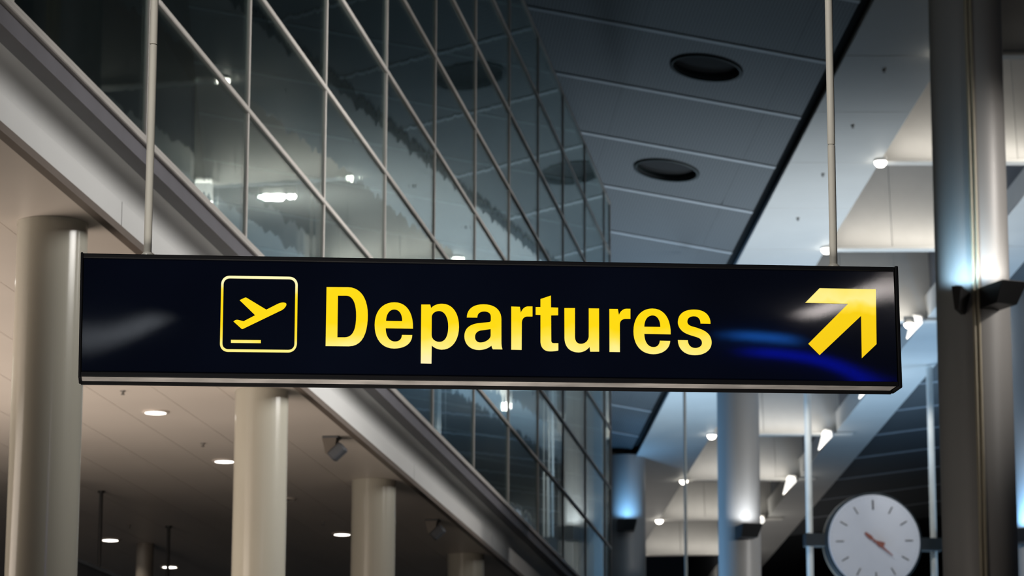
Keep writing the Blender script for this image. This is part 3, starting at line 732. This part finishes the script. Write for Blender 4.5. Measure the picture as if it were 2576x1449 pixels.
glyph('letter', ['M 1085 400|L 1277 400|L 1277 930|C 1280 1010 1320 1052 1385 1052|C 1460 1052 1520 1000 1530 920|L 1530 405|L 1715 408|L 1718 1192|L 1557 1192|L 1545 1105|C 1500 1165 1430 1205 1340 1205|C 1180 1203 1090 1100 1087 940'], *Z3, LT, 'glowing yellow letter u')
glyph('letter', ['M 195 318|L 375 320|L 400 455|C 420 370 490 312 570 314|L 645 316|L 645 530|L 530 530|C 450 540 418 590 418 660|L 420 1240|L 200 1237'], *Z4, LT, 'glowing yellow letter r after the u')
glyph('letter', ['M 1508 862|L 942 850|C 945 1020 1020 1137 1140 1137|C 1220 1137 1270 1085 1278 1000|L 1498 1005|C 1490 1180 1340 1285 1140 1285|C 880 1285 712 1090 712 790|C 714 490 880 310 1115 310|C 1360 310 1515 520 1508 862',
                 'M 942 700|L 1290 705|C 1285 550 1220 455 1125 455|C 1010 455 945 560 942 700'], *Z4, LT, 'glowing yellow letter e before the s')
glyph('letter', ['M 2362 635|L 2150 630|C 2150 540 2100 473 2010 473|C 1920 473 1865 520 1865 590|C 1865 650 1910 680 1990 700|C 2150 745 2260 785 2330 870|C 2375 930 2390 1000 2385 1060|C 2375 1210 2230 1307 2030 1307|C 1810 1305 1670 1180 1665 985|L 1875 990|C 1880 1090 1940 1157 2035 1157|C 2120 1157 2182 1110 2182 1045|C 2182 980 2140 940 2050 915|C 1900 870 1790 840 1720 750|C 1670 690 1660 620 1667 570|C 1680 420 1800 332 2010 332|C 2230 332 2365 450 2362 635'], *Z4, LT, 'glowing yellow letter s')
glyph('pictogram_frame', ['M 250 92|L 1235 108|C 1320 110 1376 165 1376 250|L 1362 1215|C 1360 1300 1300 1360 1215 1360|L 215 1350|C 140 1345 86 1290 88 1210|L 108 230|C 112 150 170 92 250 92',
                          'M 255 132|L 1235 147|C 1300 150 1337 190 1337 250|L 1322 1215|C 1320 1280 1280 1320 1215 1320|L 220 1308|C 165 1305 128 1270 128 1210|L 148 235|C 150 175 190 132 255 132'], *Z5, M['picto'], 'glowing yellow rounded square outline')
glyph('aircraft_symbol', ['M 415 495|L 500 455|C 512 450 522 452 535 460|L 855 653|L 1050 555|C 1100 533 1150 530 1178 545|C 1195 560 1190 585 1165 615|C 1145 640 1125 655 1095 668|L 480 965|C 460 975 448 972 438 962|L 312 848|L 340 828|C 360 820 375 820 395 825|L 480 845|L 672 745'], *Z5, M['picto'], 'glowing yellow symbol of a plane taking off')
glyph('runway_bar', ['M 270 1153|L 765 1158|L 765 1206|L 270 1201'], *Z5, M['picto'], 'short glowing yellow bar under the plane')
glyph('arrow', ['M 110 432|L 262 278|L 865 290|L 873 878|L 718 1026|L 710 572|L 265 993|L 143 872|L 570 443'], *Z6, M['arrow'], 'glowing yellow arrow pointing up and right')

# suspension rods
for px, lab, pj in ((371, 'slim cream suspension rod at the left end of the sign', 112), (2097, 'slim cream suspension rod at the right end of the sign', 365)):
    py = 640 if px < 1000 else 667
    P = hit(px, py, SO + sy3*0.07, sy3); P = np.array(Mg @ Vector((float((P - SO) @ sx3), 0.07, H + 0.0015))); zt = ceil_z(A0, N1, P[0], P[1]) + 0.05
    zj = float(hit(px, pj, SO + sy3*0.07, sy3)[2])
    t = thing('suspension_rod', lab, 'rod', loc=(P[0], P[1], P[2]), group='rods holding the sign')
    b = P[2]
    h = zj - b; q = 0.016
    mb = MB().lathe([(q, 0), (q, h - 0.003)], 24).lathe([(q - .003, h - 0.004), (q - .003, h + 0.004)], 24).lathe([(q, h + 0.003), (q, zt - b)], 24)
    mb.obj('tube', M['rod'], t)
    MB().lathe([(0.026, 0), (0.026, 0.012), (0.018, 0.02)], 20).obj('foot', M['rod'], t)

# light tubes on the wall behind the viewpoint, seen only as reflections in the sign face
for a, b, r, colr, st, lab in (((1.78, 7.55), (2.3, 8.2), 0.035, (0.85, 0.92, 1.0), 8, 'short steep white light tube behind the viewpoint, mirrored at the sign\'s left end'),
                               ((11.3, 9.22), (12.25, 9.8), 0.06, (1.0, 0.90, 0.86), 42, 'slanted white light tube behind the viewpoint, mirrored at the sign\'s right end'),
                               ((9.95, 8.15), (11.0, 8.05), 0.06, (0.02, 0.22, 1.0), 18, 'blue light tube behind the viewpoint, mirrored left of the arrow'),
                               ((10.2, 7.33), (11.95, 7.4), 0.08, (0.0, 0.01, 1.0), 10, 'deep blue light tube behind the viewpoint, mirrored under the arrow')):
    t = thing('tube_light', lab, 'lamp', loc=((a[0] + b[0])/2, -10.0, (a[1] + b[1])/2))
    dx, dz = (b[0] - a[0])/2, (b[1] - a[1])/2
    MB().rod((-dx, 0, -dz), (dx, 0, dz), r).obj('tube', emit('lit_tube', colr, st), t)
    for sg in (-1, 1):
        MB().rod((sg*dx*1.0, -0.28, sg*dz*1.0), (sg*dx*1.0, r*0.5, sg*dz*1.0), 0.03).obj('bracket', M['darkgrey'], t)
